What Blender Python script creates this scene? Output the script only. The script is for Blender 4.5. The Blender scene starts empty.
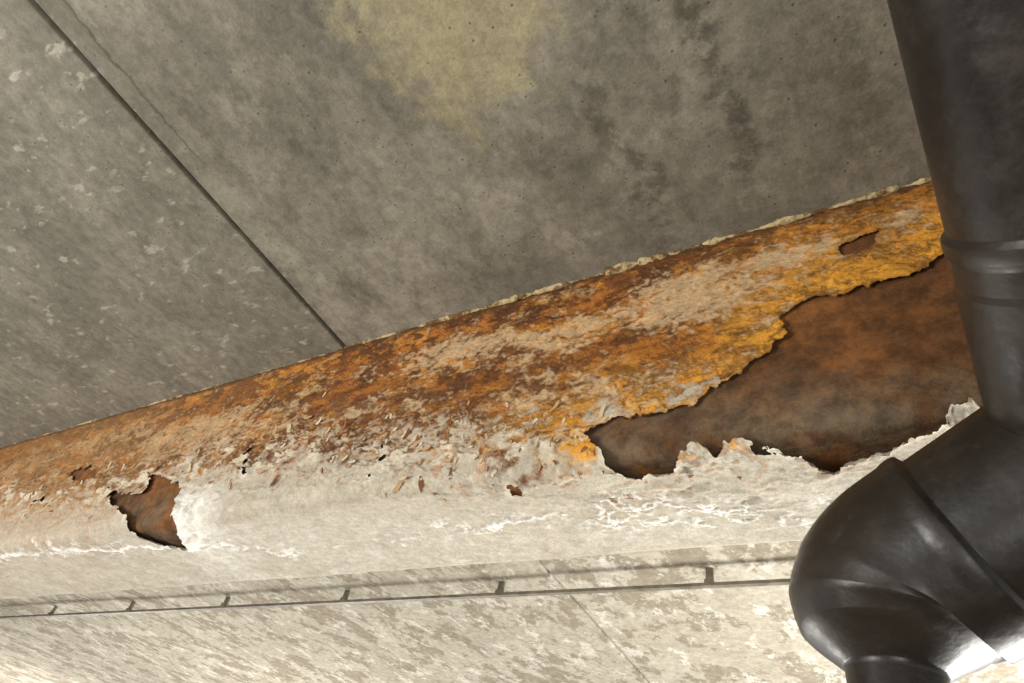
import bpy, math, random
import numpy as np
from mathutils import Vector, Matrix
random.seed(4); np.random.seed(4)
scene=bpy.context.scene
scene.view_settings.view_transform='Standard'
CAMZ=1.5      # camera height above the garage floor
CEIL=CAMZ+1.0 # ceiling height

# ------------------------------------------------------------------ helpers
def lin(c): 
    return tuple(((x/255)/12.92 if x/255<=.04045 else ((x/255+.055)/1.055)**2.4) for x in c)
def _h(ix,iy,s):
    n=(ix.astype(np.int64)*374761393+iy.astype(np.int64)*668265263+s*1274126177)&0xffffffff
    n=((n^(n>>13))*1274126177)&0xffffffff
    n=n^(n>>16)
    return (n&0xffffff)/float(0xffffff)
def vn(x,y,s):
    ix=np.floor(x);iy=np.floor(y);fx=x-ix;fy=y-iy
    fx=fx*fx*fx*(fx*(fx*6-15)+10);fy=fy*fy*fy*(fy*(fy*6-15)+10)
    a=_h(ix,iy,s);b=_h(ix+1,iy,s);c=_h(ix,iy+1,s);d=_h(ix+1,iy+1,s)
    return (a+(b-a)*fx)*(1-fy)+(c+(d-c)*fx)*fy
def fbm(x,y,s,oct=5,gain=.5):
    v=0;a=1;t=0
    for i in range(oct):
        ca,sa=math.cos(i*.9+.3),math.sin(i*.9+.3)
        v=v+a*vn((x*ca-y*sa)*2**i+i*13.7,(x*sa+y*ca)*2**i-i*7.1,s+i*17);t+=a;a*=gain
    return v/t      # 0..1 centred .5
def ss(a,b,x):
    t=np.clip((x-a)/(b-a),0,1);return t*t*(3-2*t)
def mix(c1,c2,m):
    return c1*(1-m[...,None])+np.asarray(c2)*m[...,None]
def sdf(X,T,poly):   # signed distance, negative inside
    d=np.full(X.shape,1e9);ins=np.zeros(X.shape,bool);n=len(poly)
    for i in range(n):
        x1,y1=poly[i];x2,y2=poly[(i+1)%n]
        ex,ey=x2-x1,y2-y1
        h=np.clip(((X-x1)*ex+(T-y1)*ey)/(ex*ex+ey*ey+1e-12),0,1)
        d=np.minimum(d,(X-x1-h*ex)**2+(T-y1-h*ey)**2)
        if y1!=y2:
            c=((y1>T)!=(y2>T))&(X<(x2-x1)*(T-y1)/(y2-y1)+x1)
            ins^=c
    d=np.sqrt(d);return np.where(ins,-d,d)
def link(o,parent=None):
    bpy.context.collection.objects.link(o)
    if parent: o.parent=parent
    return o
def mesh_obj(name,V,F,mat,parent=None,smooth=True,col=None):
    me=bpy.data.meshes.new(name);V=np.asarray(V,dtype=np.float32);F=np.asarray(F,dtype=np.int32)
    me.vertices.add(len(V));me.vertices.foreach_set('co',V.ravel())
    me.loops.add(F.size);me.loops.foreach_set('vertex_index',F.ravel())
    me.polygons.add(len(F));me.polygons.foreach_set('loop_start',np.arange(0,F.size,F.shape[1],dtype=np.int32))
    me.update(calc_edges=True)
    me.polygons.foreach_set('use_smooth',np.full(len(F),smooth))
    if col is not None:
        a=me.color_attributes.new('Col','FLOAT_COLOR','POINT')
        c=np.ones((len(V),4),np.float32);c[:,:col.shape[1]]=col;a.data.foreach_set('color',c.ravel())
    me.materials.append(mat)
    return link(bpy.data.objects.new(name,me),parent)

class NT:
    def __init__(s,name,rough=.8,spec=.3):
        s.m=bpy.data.materials.new(name);s.m.use_nodes=True;s.t=s.m.node_tree;s.n=s.t.nodes
        s.b=s.n['Principled BSDF'];s.b.inputs['Roughness'].default_value=rough
        s.b.inputs['Specular IOR Level'].default_value=spec
        s.tc=s.n.new('ShaderNodeTexCoord').outputs['Object']
    def L(s,a,b): s.t.links.new(a,b)
    def mapg(s,scale,rot=(0,0,0),loc=(0,0,0),src=None):
        n=s.n.new('ShaderNodeMapping');n.inputs['Scale'].default_value=scale;n.inputs['Rotation'].default_value=rot;n.inputs['Location'].default_value=loc
        s.L(src or s.tc,n.inputs['Vector']);return n.outputs[0]
    def noise(s,scale,detail=6,rough=.55,vec=None,dist=0):
        n=s.n.new('ShaderNodeTexNoise');n.inputs['Scale'].default_value=scale;n.inputs['Detail'].default_value=detail
        n.inputs['Roughness'].default_value=rough;n.inputs['Distortion'].default_value=dist
        s.L(vec or s.tc,n.inputs['Vector']);return n.outputs['Fac']
    def voro(s,scale,vec=None,feat='F1'):
        n=s.n.new('ShaderNodeTexVoronoi');n.feature=feat;n.inputs['Scale'].default_value=scale
        s.L(vec or s.tc,n.inputs['Vector']);return n.outputs['Distance']
    def rng(s,x,a,b,c=0,d=1,smooth=True):
        n=s.n.new('ShaderNodeMapRange');n.interpolation_type='SMOOTHSTEP' if smooth else 'LINEAR'
        for i,v in zip((1,2,3,4),(a,b,c,d)): n.inputs[i].default_value=v
        s.L(x,n.inputs[0]);return n.outputs[0]
    def math(s,op,a,b=None):
        n=s.n.new('ShaderNodeMath');n.operation=op
        for i,v in enumerate((a,b)):
            if v is None: continue
            if isinstance(v,(int,float)): n.inputs[i].default_value=v
            else: s.L(v,n.inputs[i])
        return n.outputs[0]
    def mixc(s,f,a,b,mode='MIX'):
        n=s.n.new('ShaderNodeMix');n.data_type='RGBA';n.blend_type=mode
        for idx,v in ((0,f),(6,a),(7,b)):
            if isinstance(v,(int,float)): n.inputs[idx].default_value=v
            elif isinstance(v,tuple): n.inputs[idx].default_value=(*v[:3],1)
            else: s.L(v,n.inputs[idx])
        return n.outputs[2]
    def xyz(s):
        n=s.n.new('ShaderNodeSeparateXYZ');s.L(s.tc,n.inputs[0]);return n.outputs
    def bump(s,h,strength=.3,dist=.01):
        n=s.n.new('ShaderNodeBump');n.inputs['Strength'].default_value=strength;n.inputs['Distance'].default_value=dist
        s.L(h,n.inputs['Height']);s.L(n.outputs[0],s.b.inputs['Normal'])
    def out(s,c): s.L(c,s.b.inputs['Base Color'])

# ------------------------------------------------------------------ ceiling concrete
def finish(k,c,mid=None,pits=True):
    fine=k.noise(45,6,.7); grain=k.noise(220,2,.6)
    c=k.mixc(.55,c,k.mixc(k.rng(fine,.3,.7),(.62,.62,.62),(1.34,1.34,1.34)),'MULTIPLY')
    c=k.mixc(.5,c,k.mixc(grain,(.62,.62,.62),(1.42,1.42,1.42)),'MULTIPLY')
    h=k.math('ADD',k.math('MULTIPLY',fine,.6),k.math('MULTIPLY',grain,.25))
    if pits:
        pit=k.voro(48);pm=k.math('MULTIPLY',k.rng(pit,.06,.13,1,0),k.rng(fine,.42,.55))
        c=k.mixc(k.math('MULTIPLY',pm,.6),c,lin((70,66,58)))
        h=k.math('SUBTRACT',h,k.math('MULTIPLY',pm,.8))
    if mid: h=k.math('ADD',h,k.math('MULTIPLY',mid,.8))
    k.out(c);k.bump(h,.38,.006);return k.m
def near_mat():
    k=NT('concrete_ceiling',.88,.2);x,y,z=k.xyz()
    big=k.noise(1.7,4,.55); mid=k.noise(5.5,7,.64); w11=k.noise(11,5,.6);w28=k.noise(28,5,.7)
    c=k.mixc(k.rng(mid,.34,.66),lin((126,121,109)),lin((157,151,137)))
    c=k.mixc(k.math('MULTIPLY',k.rng(big,.42,.66),.5),c,lin((118,113,102)))
    st=k.noise(1,6,.62,vec=k.mapg((10,3.2,1)))
    c=k.mixc(k.math('MULTIPLY',k.rng(st,.50,.68),.38),c,lin((102,98,87)))
    bl=k.noise(8,8,.75,vec=k.mapg((1.2,.7,1),loc=(4,2,0)))
    c=k.mixc(k.math('MULTIPLY',k.rng(bl,.52,.64),.48),c,lin((97,92,83)))
    c=k.mixc(k.math('MULTIPLY',k.rng(bl,.47,.37),.36),c,lin((172,166,151)))
    leftm=k.rng(x,-1.08,-1.06,1,0)
    c=k.mixc(k.math('MULTIPLY',leftm,.35),c,lin((124,121,110)))
    sp=k.noise(34,3,.5,vec=k.mapg((.6,1.3,1),rot=(0,0,-.5)))
    spm=k.math('MULTIPLY',k.rng(sp,.60,.68),k.rng(w11,.38,.52))
    c=k.mixc(k.math('MULTIPLY',k.math('MULTIPLY',spm,leftm),.65),c,lin((184,180,167)))
    dx=k.math('DIVIDE',k.math('ADD',x,.42),.17);dy=k.math('DIVIDE',k.math('SUBTRACT',y,.12),.26)
    r=k.math('SQRT',k.math('ADD',k.math('MULTIPLY',dx,dx),k.math('MULTIPLY',dy,dy)))
    r=k.math('ADD',r,k.math('MULTIPLY',k.math('SUBTRACT',mid,.5),2.4))
    c=k.mixc(k.math('MULTIPLY',k.rng(r,.70,1.08,1,0),.70),c,lin((178,169,134)))
    xx=k.math('ADD',x,k.math('MULTIPLY',k.math('SUBTRACT',w11,.5),.16));brk=k.rng(w28,.38,.58)
    for (x0,w,y0,y1,a) in ((-.105,.028,.2,.62,.75),(-.275,.03,.32,.68,.65),(.06,.03,.25,.62,.4),(-.19,.02,.1,.5,.4),(-.62,.04,.35,.68,.2)):
        dd=k.math('ABSOLUTE',k.math('SUBTRACT',xx,x0))
        m=k.math('MULTIPLY',k.rng(dd,w*.2,w*1.3,1,0),k.math('MULTIPLY',k.rng(y,y0-.1,y0+.1),k.rng(y,y1-.08,y1+.08,1,0)))
        c=k.mixc(k.math('MULTIPLY',k.math('MULTIPLY',m,brk),a),c,lin((84,78,68)))
    cr=k.math('ADD',x,k.math('MULTIPLY',k.math('SUBTRACT',w11,.5),.05))
    cm=k.math('MULTIPLY',k.rng(k.math('ABSOLUTE',k.math('ADD',cr,1.03)),.0012,.004,1,0),k.rng(big,.42,.5))
    c=k.mixc(k.math('MULTIPLY',cm,.5),c,lin((70,66,56)))
    return finish(k,c,mid)
def far_mat():
    k=NT('hazed_concrete',.9,.15);x,y,z=k.xyz()
    w5=k.noise(2.4,4,.6)
    fl=k.noise(1.2,8,.74,vec=k.mapg((6.0,4.6,1),rot=(0,0,-.6)),dist=.15)
    fl=k.math('ADD',fl,k.math('MULTIPLY',k.math('SUBTRACT',w5,.5),.35))
    c=k.mixc(k.rng(w5,.35,.65),lin((174,167,151)),lin((192,186,171)))  # base lightened for flare haze; brown and whitish patches are the slab's own
    c=k.mixc(k.math('MULTIPLY',k.rng(fl,.50,.54),.8),c,lin((142,132,115)))
    c=k.mixc(k.math('MULTIPLY',k.rng(fl,.60,.64),.5),c,lin((166,157,141)))
    fl2=k.noise(1.6,8,.74,vec=k.mapg((7,4.2,1),rot=(0,0,-.6),loc=(3,1,0)),dist=.15)
    c=k.mixc(k.math('MULTIPLY',k.rng(fl2,.55,.59),.65),c,lin((220,216,206)))
    return finish(k,c,fl,False)
def box(bm_v,bm_f,x0,x1,y0,y1,z0,z1):
    b=len(bm_v)
    bm_v+= [(x0,y0,z0),(x1,y0,z0),(x1,y1,z0),(x0,y1,z0),(x0,y0,z1),(x1,y0,z1),(x1,y1,z1),(x0,y1,z1)]
    bm_f+= [(b,b+3,b+2,b+1),(b+4,b+5,b+6,b+7),(b,b+1,b+5,b+4),(b+1,b+2,b+6,b+5),(b+2,b+3,b+7,b+6),(b+3,b,b+4,b+7)]
J=[-10.43,-8.09,-5.75,-3.41,-1.08,1.27,3.61,5.95]
ceil=link(bpy.data.objects.new('ceiling',None))
for nm,ya,yb,mat in (('slab_near',-5,.83,near_mat()),('slab_far',.83,9,far_mat())):
    V=[];F=[]
    for a,b in zip(J[:-1],J[1:]):
        dz=-.005 if abs(b+1.08)<.01 else 0
        box(V,F,a+.0035,b-.0035,ya,yb,CEIL+dz,CEIL+.2)
    o=mesh_obj(nm,V,F,mat,parent=ceil,smooth=False)
    bv=o.modifiers.new('bevel','BEVEL');bv.width=.003;bv.segments=2
kg=NT('joint_grout',.95,.1);kg.out(kg.mixc(kg.rng(kg.noise(30,6,.7),.4,.6),lin((58,54,46)),lin((106,100,86))))
V=[];F=[]
for a in J[1:-1]: box(V,F,a-.0034,a+.0034,-5,9,CEIL+.008,CEIL+.19)
mesh_obj('joint_grout',V,F,kg.m,parent=ceil,smooth=False)

# ------------------------------------------------------------------ floor
kf=NT('floor_concrete',.7,.3)
kf.out(kf.mixc(kf.rng(kf.noise(3,6,.6),.35,.65),lin((132,128,120)),lin((165,160,150))));kf.bump(kf.noise(60,5),.2,.004)
V=[];F=[];box(V,F,-10.43,5.95,-5,9,-.15,0);mesh_obj('floor',V,F,kf.m,smooth=False)

# ------------------------------------------------------------------ beam profile
R=.025;L1=.44-R;A=math.pi*R/2;U=.213;Y0=.70;ZB=.56
TT=L1+A+U+A+.40
def prof(t):
    Y=np.zeros_like(t);Z=np.zeros_like(t);nY=np.zeros_like(t);nZ=np.zeros_like(t)
    m=t<=L1;Y[m]=Y0;Z[m]=1-t[m];nY[m]=-1
    m=(t>L1)&(t<=L1+A);th=(t[m]-L1)/R;Y[m]=Y0+R-R*np.cos(th);Z[m]=ZB+R-R*np.sin(th);nY[m]=-np.cos(th);nZ[m]=-np.sin(th)
    m=(t>L1+A)&(t<=L1+A+U);Y[m]=Y0+R+(t[m]-L1-A);Z[m]=ZB;nZ[m]=-1
    m=(t>L1+A+U)&(t<=L1+2*A+U);th=(t[m]-L1-A-U)/R;Y[m]=Y0+R+U+R*np.sin(th);Z[m]=ZB+R-R*np.cos(th);nY[m]=np.sin(th);nZ[m]=-np.cos(th)
    m=t>L1+2*A+U;Y[m]=Y0+2*R+U;Z[m]=ZB+R+(t[m]-L1-2*A-U);nY[m]=1
    return Y,Z,nY,nZ
def xs_var():
    xs=[];x=-10.4
    while x<5.9:
        xs.append(x)
        if x<-3.3: d=.05 if x<-3.6 else .02
        elif x<.45: d=.0018+.0022*max(0,-x)/1.2
        else: d=.03
        x+=d
    return np.array(xs+[5.9])
def grid_faces(nx,nt):
    i=np.arange(nx-1)[:,None]*nt+np.arange(nt-1)[None,:]
    return np.stack([i,i+1,i+nt+1,i+nt],-1).reshape(-1,4)

beam=link(bpy.data.objects.new('steel_beam',None))
# --- steel core
kc=NT('rusted_steel',.8,.25)
n1=kc.noise(7,6,.65);n2=kc.noise(34,6,.75);x,y,z=kc.xyz()
c=kc.mixc(kc.rng(n1,.35,.65),lin((96,63,36)),lin((126,82,43)))
c=kc.mixc(kc.math('MULTIPLY',kc.rng(kc.noise(5,6,.7,vec=kc.mapg((1,1,1),loc=(3,3,3))),.46,.60),.75),c,lin((76,54,37)))
low=kc.rng(z,CAMZ+.56,CAMZ+.70,1,0)
c=kc.mixc(kc.math('MULTIPLY',kc.math('MULTIPLY',low,kc.rng(kc.noise(12,5,.65),.38,.58)),.7),c,lin((108,97,80)))
c=kc.mixc(.85,c,kc.mixc(kc.rng(n2,.3,.7),(.5,.5,.5),(1.48,1.44,1.38)),'MULTIPLY')
kc.out(c);kc.bump(kc.math('ADD',n2,kc.math('MULTIPLY',kc.noise(120,3,.7),.4)),.6,.006)
tc=np.unique(np.concatenate([np.linspace(0,L1,12),np.linspace(L1,L1+A,10),np.linspace(L1+A,L1+A+U,6),np.linspace(L1+A+U,L1+2*A+U,10),[TT]]))
xc=np.linspace(-10.41,5.9,60);Y,Z,_,_=prof(tc)
Vc=np.stack([np.repeat(xc,len(tc)),np.tile(Y,len(xc)),np.tile(Z,len(xc))+CAMZ],1)
mesh_obj('steel_core',Vc,grid_faces(len(xc),len(tc)),kc.m,parent=beam)

# --- paint / rust scale skin
xs=xs_var();DT=.0022;ts=np.concatenate([np.arange(0,L1+A+U+A,DT),np.linspace(L1+A+U+A+.004,TT,8)])
X,T=np.meshgrid(xs,ts,indexing='ij')
wx=X+.030*(fbm(X*9,T*9,11)-.5)+.030*(fbm(X*40,T*40,12,6,.6)-.5)
wt=T+.030*(fbm(X*9,T*9,21)-.5)+.030*(fbm(X*40,T*40,22,6,.6)-.5)
dark=[(-.378,.384),(-.3,.372),(-.241,.366),(-.171,.327),(-.128,.29),(-.105,.266),(-.109,.229),(-.08,.211),(-.014,.214),(.057,.199),(.108,.183),(.3,.15),(.6,.12),(.7,.45),(.083,.440),(.003,.468),(-.068,.490),(-.106,.449),(-.180,.420),(-.212,.436),(-.245,.430),(-.286,.45),(-.347,.450),(-.371,.430),(-.4,.398)]
h1=[(-1.713,.332),(-1.531,.342),(-1.539,.313),(-1.597,.281),(-1.515,.296),(-1.409,.352),(-1.379,.395),(-1.326,.437),(-1.37,.51),(-1.449,.492),(-1.479,.455),(-1.551,.401)]
h2=[(-2.02,.222),(-1.93,.205),(-1.846,.257),(-1.96,.25)]
h3=[(-.013,.128),(0,.10),(.05,.09),(.04,.115),(.01,.127)]
h4=[(-.556,.468),(-.523,.45),(-.53,.475)]
dD=sdf(wx,wt,dark);d1_=sdf(wx,wt,h1);dO=np.minimum.reduce([d1_]+[sdf(wx,wt,p) for p in (h2,h3,h4)])
bx=[-11,-2.9,-2.42,-1.70,-1.31,-.95,-.66,-.5,-.38,-.2,.1,5.9];bt=[.2,.20,.235,.30,.28,.315,.365,.395,.41,.42,.36,.36]
tb=np.interp(X,bx,bt)
fl=fbm(X*22,T*30,31,5,.55);bandm=np.exp(-((T-tb-.03)/.05)**2)*ss(-2.6,-2.0,X)*ss(.5,.45,T)
dS=(.89-.15*bandm-fl)*.05
hole=np.minimum(np.minimum(dD,dO),dS)
# --- colours
n_a=fbm(X*5,T*7,41,6,.55);n_b=fbm(X*16,T*22,42,6,.62);n_c=fbm(X*60,T*75,43,5,.65);n_d=fbm(X*11+n_a*4,T*26+n_b*3,44,6,.62)
n_e=fbm(X*20+9,T*34,45,6,.68);n_f=fbm(X*34+n_b*5,T*50+n_a*5,46,5,.65);n_g=fbm(X*90,T*130,47,3,.7)
n_h=1-np.abs(2*fbm(X*30+n_b*3,T*55+n_a*3,48,5,.65)-1)     # fibrous ridges
paint=np.array(lin((194,187,171)));pink=np.array(lin((206,178,138)))
cP=mix(np.broadcast_to(paint,X.shape+(3,)),lin((178,168,149)),ss(.45,.7,n_a)*.7)
cP=mix(cP,lin((214,208,196)),ss(.5,.75,n_b)*.5)
col_rust=np.broadcast_to(np.array(lin((172,108,44))),X.shape+(3,))
col_rust=mix(col_rust,lin((120,72,34)),ss(.46,.56,n_b))
col_rust=mix(col_rust,lin((206,142,58)),ss(.52,.63,n_d)*.75)
col_rust=mix(col_rust,lin((80,49,27)),ss(.51,.60,n_e)*.85)
og=np.exp(-np.clip(dD,0,1)**2/.085**2)*np.where(T>tb+.03,.2,1.0)
og=np.clip(og*(.5+1.1*n_b),0,1)
col_rust=mix(col_rust,lin((232,166,60)),og*.85)
og2=np.exp(-(((X-.02)/.18)**2+((T-.09)/.08)**2));col_rust=mix(col_rust,lin((216,150,58)),np.clip(og2*n_b*1.6,0,1)*.75)
br=np.exp(-(((X+.80)/.50)**2+((T-.26)/.085)**2));col_rust=mix(col_rust,lin((114,68,30)),np.clip(br*(.3+n_a*1.1),0,1)*.8)
br2=np.exp(-(((X+.40)/.22)**2+((T-.33)/.04)**2));col_rust=mix(col_rust,lin((200,138,54)),np.clip(br2*(.2+n_b*1.1),0,1)*.75)
col_rust=mix(col_rust,lin((86,52,27)),ss(.50,.57,n_f)*.6)
col_rust=mix(col_rust,lin((70,44,26)),ss(.88,.97,n_h)*.5)
pl=np.zeros_like(X)
for (px,pt,sx,st,a) in ((-.245,.137,.16,.06,.9),(-.482,.158,.15,.05,.6),(-.087,.10,.12,.04,.8),(-.75,.12,.25,.05,.6),(-.9,.24,.2,.05,.3),(-1.5,.18,.4,.07,.7),(-.45,.30,.15,.05,.3),(-2.1,.12,.6,.05,.6),(.12,.08,.08,.04,.5)):
    pl=np.maximum(pl,a*np.exp(-(((X-px)/sx)**2+((T-pt)/st)**2)))
pm=ss(.55,.68,n_d*.20+n_f*.38+n_g*.26+pl*.26+.08)
col_rust=mix(col_rust,pink,pm*.72)
# pale paint fibres left standing in the rust near its lower edge
fib=ss(.90,.97,1-np.abs(2*fbm(X*24+5+n_b*4,T*40+n_a*4,49,5,.62)-1))*np.exp(-((T-tb+.03)/.06)**2)*ss(-.1,-.3,X)
col_rust=mix(col_rust,lin((206,188,154)),fib*.65)
lf=ss(-.9,-2.2,X)
col_rust=mix(col_rust,lin((150,113,72)),lf*.55*(.5+n_b))
e=(tb-T)/.045+(n_b-.5)*5.5+(n_c-.5)*4.5+(n_a-.5)*3
Rm=ss(-.9,.9,e)
spk=ss(.54,.62,n_c*.75+.25*n_f+.30*(n_b-.5)+.10*np.exp(-np.clip(T-tb,0,1)/.05))*np.exp(-np.clip(T-tb,0,1)/.10)
Rm=np.clip(np.maximum(Rm,spk*.85),0,1)
Rm=np.where(T>tb,Rm*ss(.24,.1,T-tb),Rm)
leftd=1+1.4*ss(-1.2,-2.0,X)
fade=np.exp(-np.clip(T-tb,0,1)/(.05*leftd))*.50*leftd*ss(-.35,-.6,X)
cP=mix(cP,lin((166,126,84)),np.clip(fade*(n_b*.8+n_c*1.4-.2),0,.85))
col=cP*(1-Rm[...,None])+col_rust*Rm[...,None]
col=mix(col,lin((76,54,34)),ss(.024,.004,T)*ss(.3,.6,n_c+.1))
# wrinkle cracks on the soffit, glancing light painted in as white
ckx=[-3,-1.90,-1.64,-1.41,-1.17,-.97,-.74,-.495,-.378,-.226,-.105,.4];ckt=[.47,.469,.496,.493,.565,.578,.559,.552,.585,.614,.621,.62]
cl=np.interp(X,ckx,ckt)
w=.060*(fbm(X*10,T*12,51)-.5)+.040*(fbm(X*45,T*45,52)-.5)
dc=np.abs(T-cl+w);gate=ss(.40,.54,fbm(X*7,T*8,53,4))
rg=1-np.abs(2*fbm(X*20,T*34,54,5,.6)-1)
wid=1+1.2*ss(-.8,-2.0,X)
ck=np.maximum(ss(.0065*wid,.0015,dc)*gate*ss(.35,.6,n_c+.1),ss(.90,.97,rg)*np.exp(-(dc/.028)**2)*ss(.33,.48,n_a))
cl2=np.interp(X,[-.6,-.367,-.163,0],[.54,.533,.585,.6]);ck2=np.maximum(ss(.004,.001,np.abs(T-cl2+w*1.3)),ss(.90,.97,rg)*np.exp(-((T-cl2)/.035)**2))*ss(-.5,-.38,X)*ss(.02,-.08,X)*ss(.38,.5,n_a)
ck=np.maximum(ck,ck2)
col=mix(col,lin((254,252,247)),ck*.95)
rim=np.exp(-np.clip(hole,0,1)/.004)
col=mix(col,lin((232,224,204)),rim*ss(.5,-.2,Rm*1.0)*.8)
col=mix(col,lin((84,50,26)),rim*Rm*.4)
sc=np.exp(-np.clip(d1_,0,1)/.06)*ss(-1.45,-1.33,X)*ss(.33,.40,T)
col=mix(col,lin((246,243,236)),np.clip(sc*1.4*(.4+n_c),0,1))
chip=ss(.645,.68,fbm(X*30+3,T*46,55,5,.6)+.09*np.exp(-((T-tb-.02)/.035)**2)-.01)*np.exp(-((T-tb-.01)/.06)**2)*ss(-.2,-.35,X)
col=mix(col,lin((212,202,180)),chip*.8)
col=col*(.74+.52*n_c)[...,None]*(.86+.28*fbm(X*150,T*150,61,2))[...,None]
# --- relief
off=.0035+.0060*(n_b-.5)*(.2+Rm)+.0035*(n_c-.5)*(.15+Rm)+.006*(n_a-.3)-.0012*ss(.88,.97,n_h)*Rm+.0015*fib*Rm
wr=1-np.abs(2*fbm(X*10,T*16,71,5,.55)-1)
off+=.007*ss(.86,1,wr)*(1-.4*Rm)*np.exp(-np.abs(T-tb)/.10)
off+=.003*ck+.002*chip
off+=.007*ss(.45,.62,fbm(X*7,T*9,73,4,.6))*np.exp(-((T-.52)/.06)**2)*ss(-.45,-.3,X)
off+=sc*.008*(n_c)
cur=.35+1.3*fbm(X*14,T*14,81,3)
dlow=np.where(T>.38,1,0)*ss(-.42,-.3,X)
off+=np.exp(-np.clip(dD,0,1)/.010)*(.0035+.013*dlow)*cur
off+=np.exp(-np.clip(d1_,0,1)/.015)*(.004+.012*ss(.33,.45,T))*cur
off+=np.exp(-np.clip(np.maximum(dS,0),0,1)/.0015)*.003
off=np.clip(off,.0008,.06)
off*=ss(TT,TT-.05,T)*.999+.001
Yp,Zp,nY,nZ=prof(ts)
VX=X;VY=Yp[None,:]+nY[None,:]*off;VZ=Zp[None,:]+nZ[None,:]*off+CAMZ
nx,nt=X.shape
Fq=grid_faces(nx,nt)
hq=(hole<0).ravel()[Fq].sum(1)<4
Vs=np.stack([VX.ravel(),VY.ravel(),VZ.ravel()],1)
kp=NT('flaking_paint_and_rust',.75,.25)
at=kp.n.new('ShaderNodeVertexColor');at.layer_name='Col'
g=kp.noise(260,3,.7);cc=kp.mixc(.55,at.outputs[0],kp.mixc(kp.rng(g,.25,.75),(.68,.68,.68),(1.34,1.34,1.34)),'MULTIPLY')
kp.out(cc);kp.bump(kp.math('ADD',g,kp.noise(90,4,.65)),.4,.003)
al=kp.math('ADD',at.outputs[1],kp.math('MULTIPLY',kp.math('SUBTRACT',g,.5),.10))
kp.L(kp.math('GREATER_THAN',al,.5),kp.b.inputs['Alpha'])
RGBA=np.concatenate([col.reshape(-1,3),np.clip(.5+hole.reshape(-1,1)*60,0,1)],1)
skin=mesh_obj('paint_skin',Vs,Fq[hq],kp.m,parent=beam,col=RGBA)

# --- loose curled flakes
kfk=NT('paint_flakes',.75,.25)
at=kfk.n.new('ShaderNodeVertexColor');at.layer_name='Col';kfk.out(at.outputs[0])
FV=[];FF=[];FC=[]
cols=[lin((206,194,170)),lin((184,150,108)),lin((150,98,50)),lin((200,182,150)),lin((118,74,40))]
for q in range(320):
    x=random.choice([random.gauss(-.75,.5),random.uniform(-2.6,-.2),random.gauss(-.5,.25)])
    if x>-.15 or x<-2.9: continue
    t=float(np.interp(x,bx,bt))+random.gauss(.005,.045)
    if t<.02 or t>.6: continue
    i=min(np.searchsorted(xs,x),nx-1);j=min(int(t/DT),nt-1)
    if hole[i,j]<.004: continue
    pY,pZ,pnY,pnZ=[float(a[0]) for a in prof(np.array([t]))]
    N=Vector((0,pnY,pnZ));Xa=Vector((1,0,0));Ta=N.cross(Xa)
    ang=random.uniform(-.5,1.9);u=Xa*math.cos(ang)+Ta*math.sin(ang);w_=N.cross(u)
    L=random.uniform(.005,.018)*(1.0 if random.random()<.85 else 1.9);W=L*random.uniform(.2,.5);cu=random.uniform(.2,.9)
    o=Vector((x,pY,pZ+CAMZ))+N*float(off[i,j]+.0003)
    b=len(FV);cc=cols[random.choices(range(5),[4,4,4,3,3])[0]]
    wob=[random.uniform(.35,1.25) for _ in range(12)]
    for a_ in range(6):
        s=a_/5-.5
        for sd in (-1,0,1):
            wd=W*wob[a_+(6 if sd>0 else 0)]*(1 if 0<a_<5 else .5)
            lift=.0045*cu*(s+.5)**2*3*(L/.03)+(.002*cu if sd==1 else 0)
            p=o+u*(s*L+.12*L*(wob[a_]-.8)*sd)+w_*(sd*wd*.5)+N*lift;FV.append(p[:]);FC.append(cc)
    for a_ in range(5):
        for sd in range(2):
            k0=b+a_*3+sd;FF.append((k0,k0+1,k0+4,k0+3))
mesh_obj('loose_flakes',FV,FF,kfk.m,parent=beam,col=np.array(FC),smooth=False)

# --- crust bead where the beam meets the slab
kb=NT('lime_crust',.9,.2)
kb.out(kb.mixc(kb.rng(kb.noise(35,6,.7),.42,.60),lin((104,76,44)),lin((198,178,134))));kb.bump(kb.noise(120,5,.7),.6,.004)
xb=xs[(xs>-5)&(xs<1.5)][::2];BV=[];nb=7
rr=.0025+.010*np.clip(fbm(xb*14,xb*0+3,91,4)-.30,0,1)*(.35+1.3*np.exp(-((xb+.3)/.35)**2))
rr*=.35+.9*ss(.35,.5,fbm(xb*30,xb*0,93,3))
for x,r in zip(xb,rr):
    for a_ in range(nb):
        th=a_/(nb-1)*math.pi/2
        k_=1+.25*(random.random()-.5)
        BV.append((x,Y0-.004-r*1.2*math.cos(th)*k_,CEIL-.0005-r*1.3*math.sin(th)*k_))
mesh_obj('lime_crust_bead',BV,grid_faces(len(xb),nb),kb.m,parent=beam)

# ------------------------------------------------------------------ cable rail under the far slab
km=NT('galvanised_rail',.5,.4)
km.out(km.mixc(km.rng(km.noise(25,5),.35,.65),lin((108,102,91)),lin((136,130,116))))
V=[];F=[];ry=1.815;rz=CAMZ+.944
box(V,F,-9.9,.35,ry,ry+.016,rz,rz+.010)
for i in range(-1,13):
    x=-.56-.72*i
    box(V,F,x-.011,x+.011,ry+.002,ry+.012,rz+.010,CEIL-.0005)
    box(V,F,x-.014,x+.014,ry-.003,ry-.0005,rz-.001,rz+.020)
mesh_obj('cable_rail',V,F,km.m,smooth=False)

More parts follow.
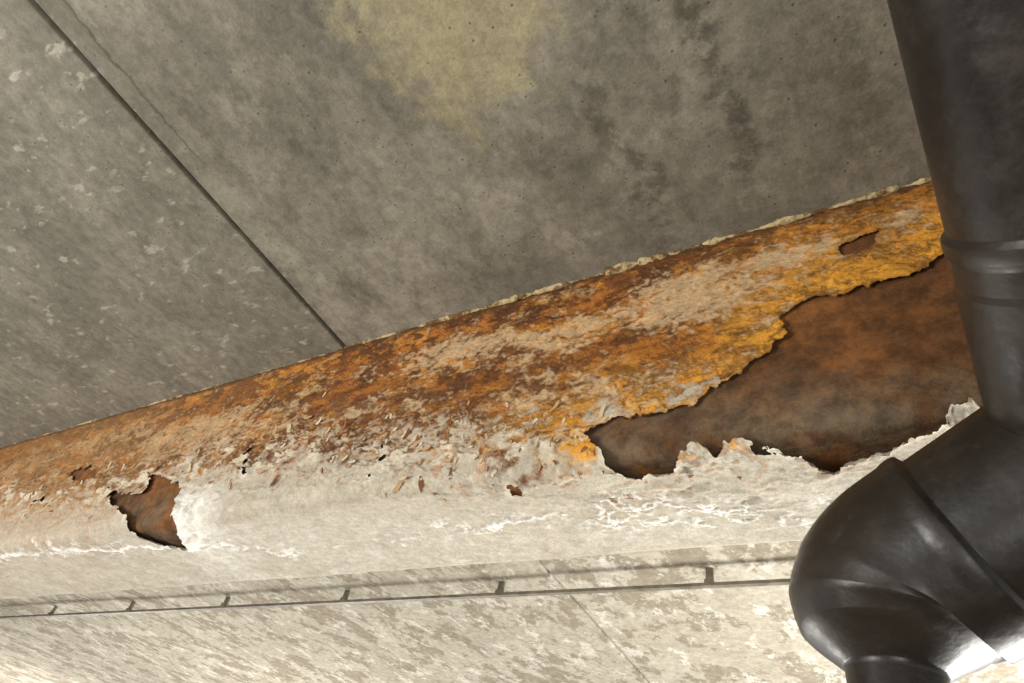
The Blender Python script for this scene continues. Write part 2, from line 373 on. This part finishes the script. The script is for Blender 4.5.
# ------------------------------------------------------------------ drain pipe
kd=NT('black_drain_pipe',.4,.45)
d1=kd.noise(9,6,.65);d2=kd.noise(26,6,.75)
c=kd.mixc(kd.rng(d1,.38,.66),lin((22,18,15)),lin((38,32,26)))
c=kd.mixc(kd.math('MULTIPLY',kd.rng(d2,.5,.66),.35),c,lin((56,47,38)))
c=kd.mixc(kd.math('MULTIPLY',kd.rng(kd.noise(60,5,.75),.60,.72),.3),c,lin((86,76,62)))
kd.out(c);kd.L(kd.rng(d2,.3,.7,.30,.50),kd.b.inputs['Roughness']);kd.bump(kd.math('ADD',kd.noise(20,4),kd.math('MULTIPLY',d2,.2)),.15,.01)
def fillet(pts,rad):
    out=[Vector(pts[0])]
    for i in range(1,len(pts)-1):
        p=Vector(pts[i]);a=(Vector(pts[i-1])-p).normalized();b=(Vector(pts[i+1])-p).normalized();r=rad[i-1]
        A_=p+a*r;B_=p+b*r
        for s in range(13):
            t=s/12;out.append(A_*(1-t)**2+p*2*t*(1-t)+B_*t*t)
    out.append(Vector(pts[-1]));return out
def sweep(name,path,rprof,parent,n=64):
    cum=[0]
    for a,b in zip(path[:-1],path[1:]): cum.append(cum[-1]+(b-a).length)
    tot=cum[-1]
    S=sorted(set([round(x,5) for x in list(np.arange(0,tot,.006))+[s for s,_ in rprof]+[tot] if 0<=x<=tot]))
    def at(s):
        for i in range(len(cum)-1):
            if s<=cum[i+1]+1e-9:
                f=(s-cum[i])/max(1e-9,cum[i+1]-cum[i]);return path[i].lerp(path[i+1],f)
        return path[-1]
    V=[];up=Vector((0,0,1))
    for s in S:
        p=at(s);d=(at(min(tot,s+.012))-at(max(0,s-.012))).normalized()
        up=(up-d*up.dot(d)).normalized();sd=d.cross(up)
        r=float(np.interp(s,[a for a,_ in rprof],[b for _,b in rprof]))
        for i in range(n):
            th=2*math.pi*i/n;V.append((p+(up*math.cos(th)+sd*math.sin(th))*r)[:])
    F=[]
    for j in range(len(S)-1):
        for i in range(n):
            F.append((j*n+i,j*n+(i+1)%n,(j+1)*n+(i+1)%n,(j+1)*n+i))
    return mesh_obj(name,V,F,kd.m,parent=parent)
pipe=link(bpy.data.objects.new('drain_pipe',None))
def W(p): return (p[0],p[1],p[2]+CAMZ)
E1=(.146,.556,.386);E2=(-.038,.626,.312)
path=fillet([W((.122,-.43,.84)),W(E1),W(E2),W((-.062,.634,-.0))],[.05,.045])
cum=[0]
for a,b in zip(path[:-1],path[1:]): cum.append(cum[-1]+(b-a).length)
i1=6+1; sE1=cum[i1]; sE2=cum[i1+13]
rp=[(0,.077),(sE1-.19,.077),(sE1-.187,.0808),(sE1-.183,.0815),(sE1-.175,.0808),(sE1-.170,.0785),(sE1-.150,.0785),(sE1-.146,.080),(sE1,.080),(sE1+.035,.0775),
    (sE2-.080,.0775),(sE2-.077,.085),(sE2-.073,.0862),(sE2-.066,.0862),(sE2-.060,.0850),(sE2,.085),(sE2+.022,.082),(sE2+.040,.070),(sE2+.054,.050),(sE2+.064,.037),(sE2+.10,.034),(9,.034)]
sweep('pipe_run',path,rp,pipe)
down=[Vector(path[-1]),Vector((path[-1].x,path[-1].y,.001))]
sweep('drop_pipe',down,[(0,.034),(9,.034)],pipe,48)

# ------------------------------------------------------------------ lights
w=bpy.data.worlds.new('world');scene.world=w;w.use_nodes=True
w.node_tree.nodes['Background'].inputs[0].default_value=(1,.98,.935,1);w.node_tree.nodes['Background'].inputs[1].default_value=.90
def area(name,loc,tgt,size,power,col=(1,.97,.92)):
    l=bpy.data.lights.new(name,'AREA');l.size=size;l.energy=power;l.color=col
    o=link(bpy.data.objects.new(name,l));o.location=loc
    o.rotation_euler=(Vector(tgt)-Vector(loc)).to_track_quat('-Z','Y').to_euler();return o
area('unseen_light',(-6.4,3.4,1.3),(-6.2,2.6,2.5),1.0,45)  # unseen upward light, added to brighten the far slab's left corner
area('unseen_light',(-3.8,3.6,.4),(-1.4,1.2,2.4),1.2,95)  # unseen broad light, set low at far left and aimed up
area('unseen_light',(.9,2.7,1.0),(.1,1.6,2.5),.6,92)  # unseen light beyond the pipe, put in to brighten the far slab
area('unseen_light',(-2.6,-2.2,.7),(-.8,.7,2.3),1.0,108)  # added camera-side light for the beam's near face
area('unseen_light',(.5,-1.2,.4),(-.3,.6,2.3),.8,18)  # weak unseen light from the camera side

# ------------------------------------------------------------------ camera
cd=bpy.data.cameras.new('camera');cd.sensor_width=36;cd.lens=663/1024*36;cd.clip_start=.01
cam=link(bpy.data.objects.new('camera',cd))
r=Vector((.857,.475,.199)).normalized();b=Vector((.467,-.554,-.690));b=(b-r*b.dot(r)).normalized();u=b.cross(r)
M=Matrix((r,u,b)).transposed().to_4x4();M.translation=Vector((0,0,CAMZ));cam.matrix_world=M
scene.camera=cam
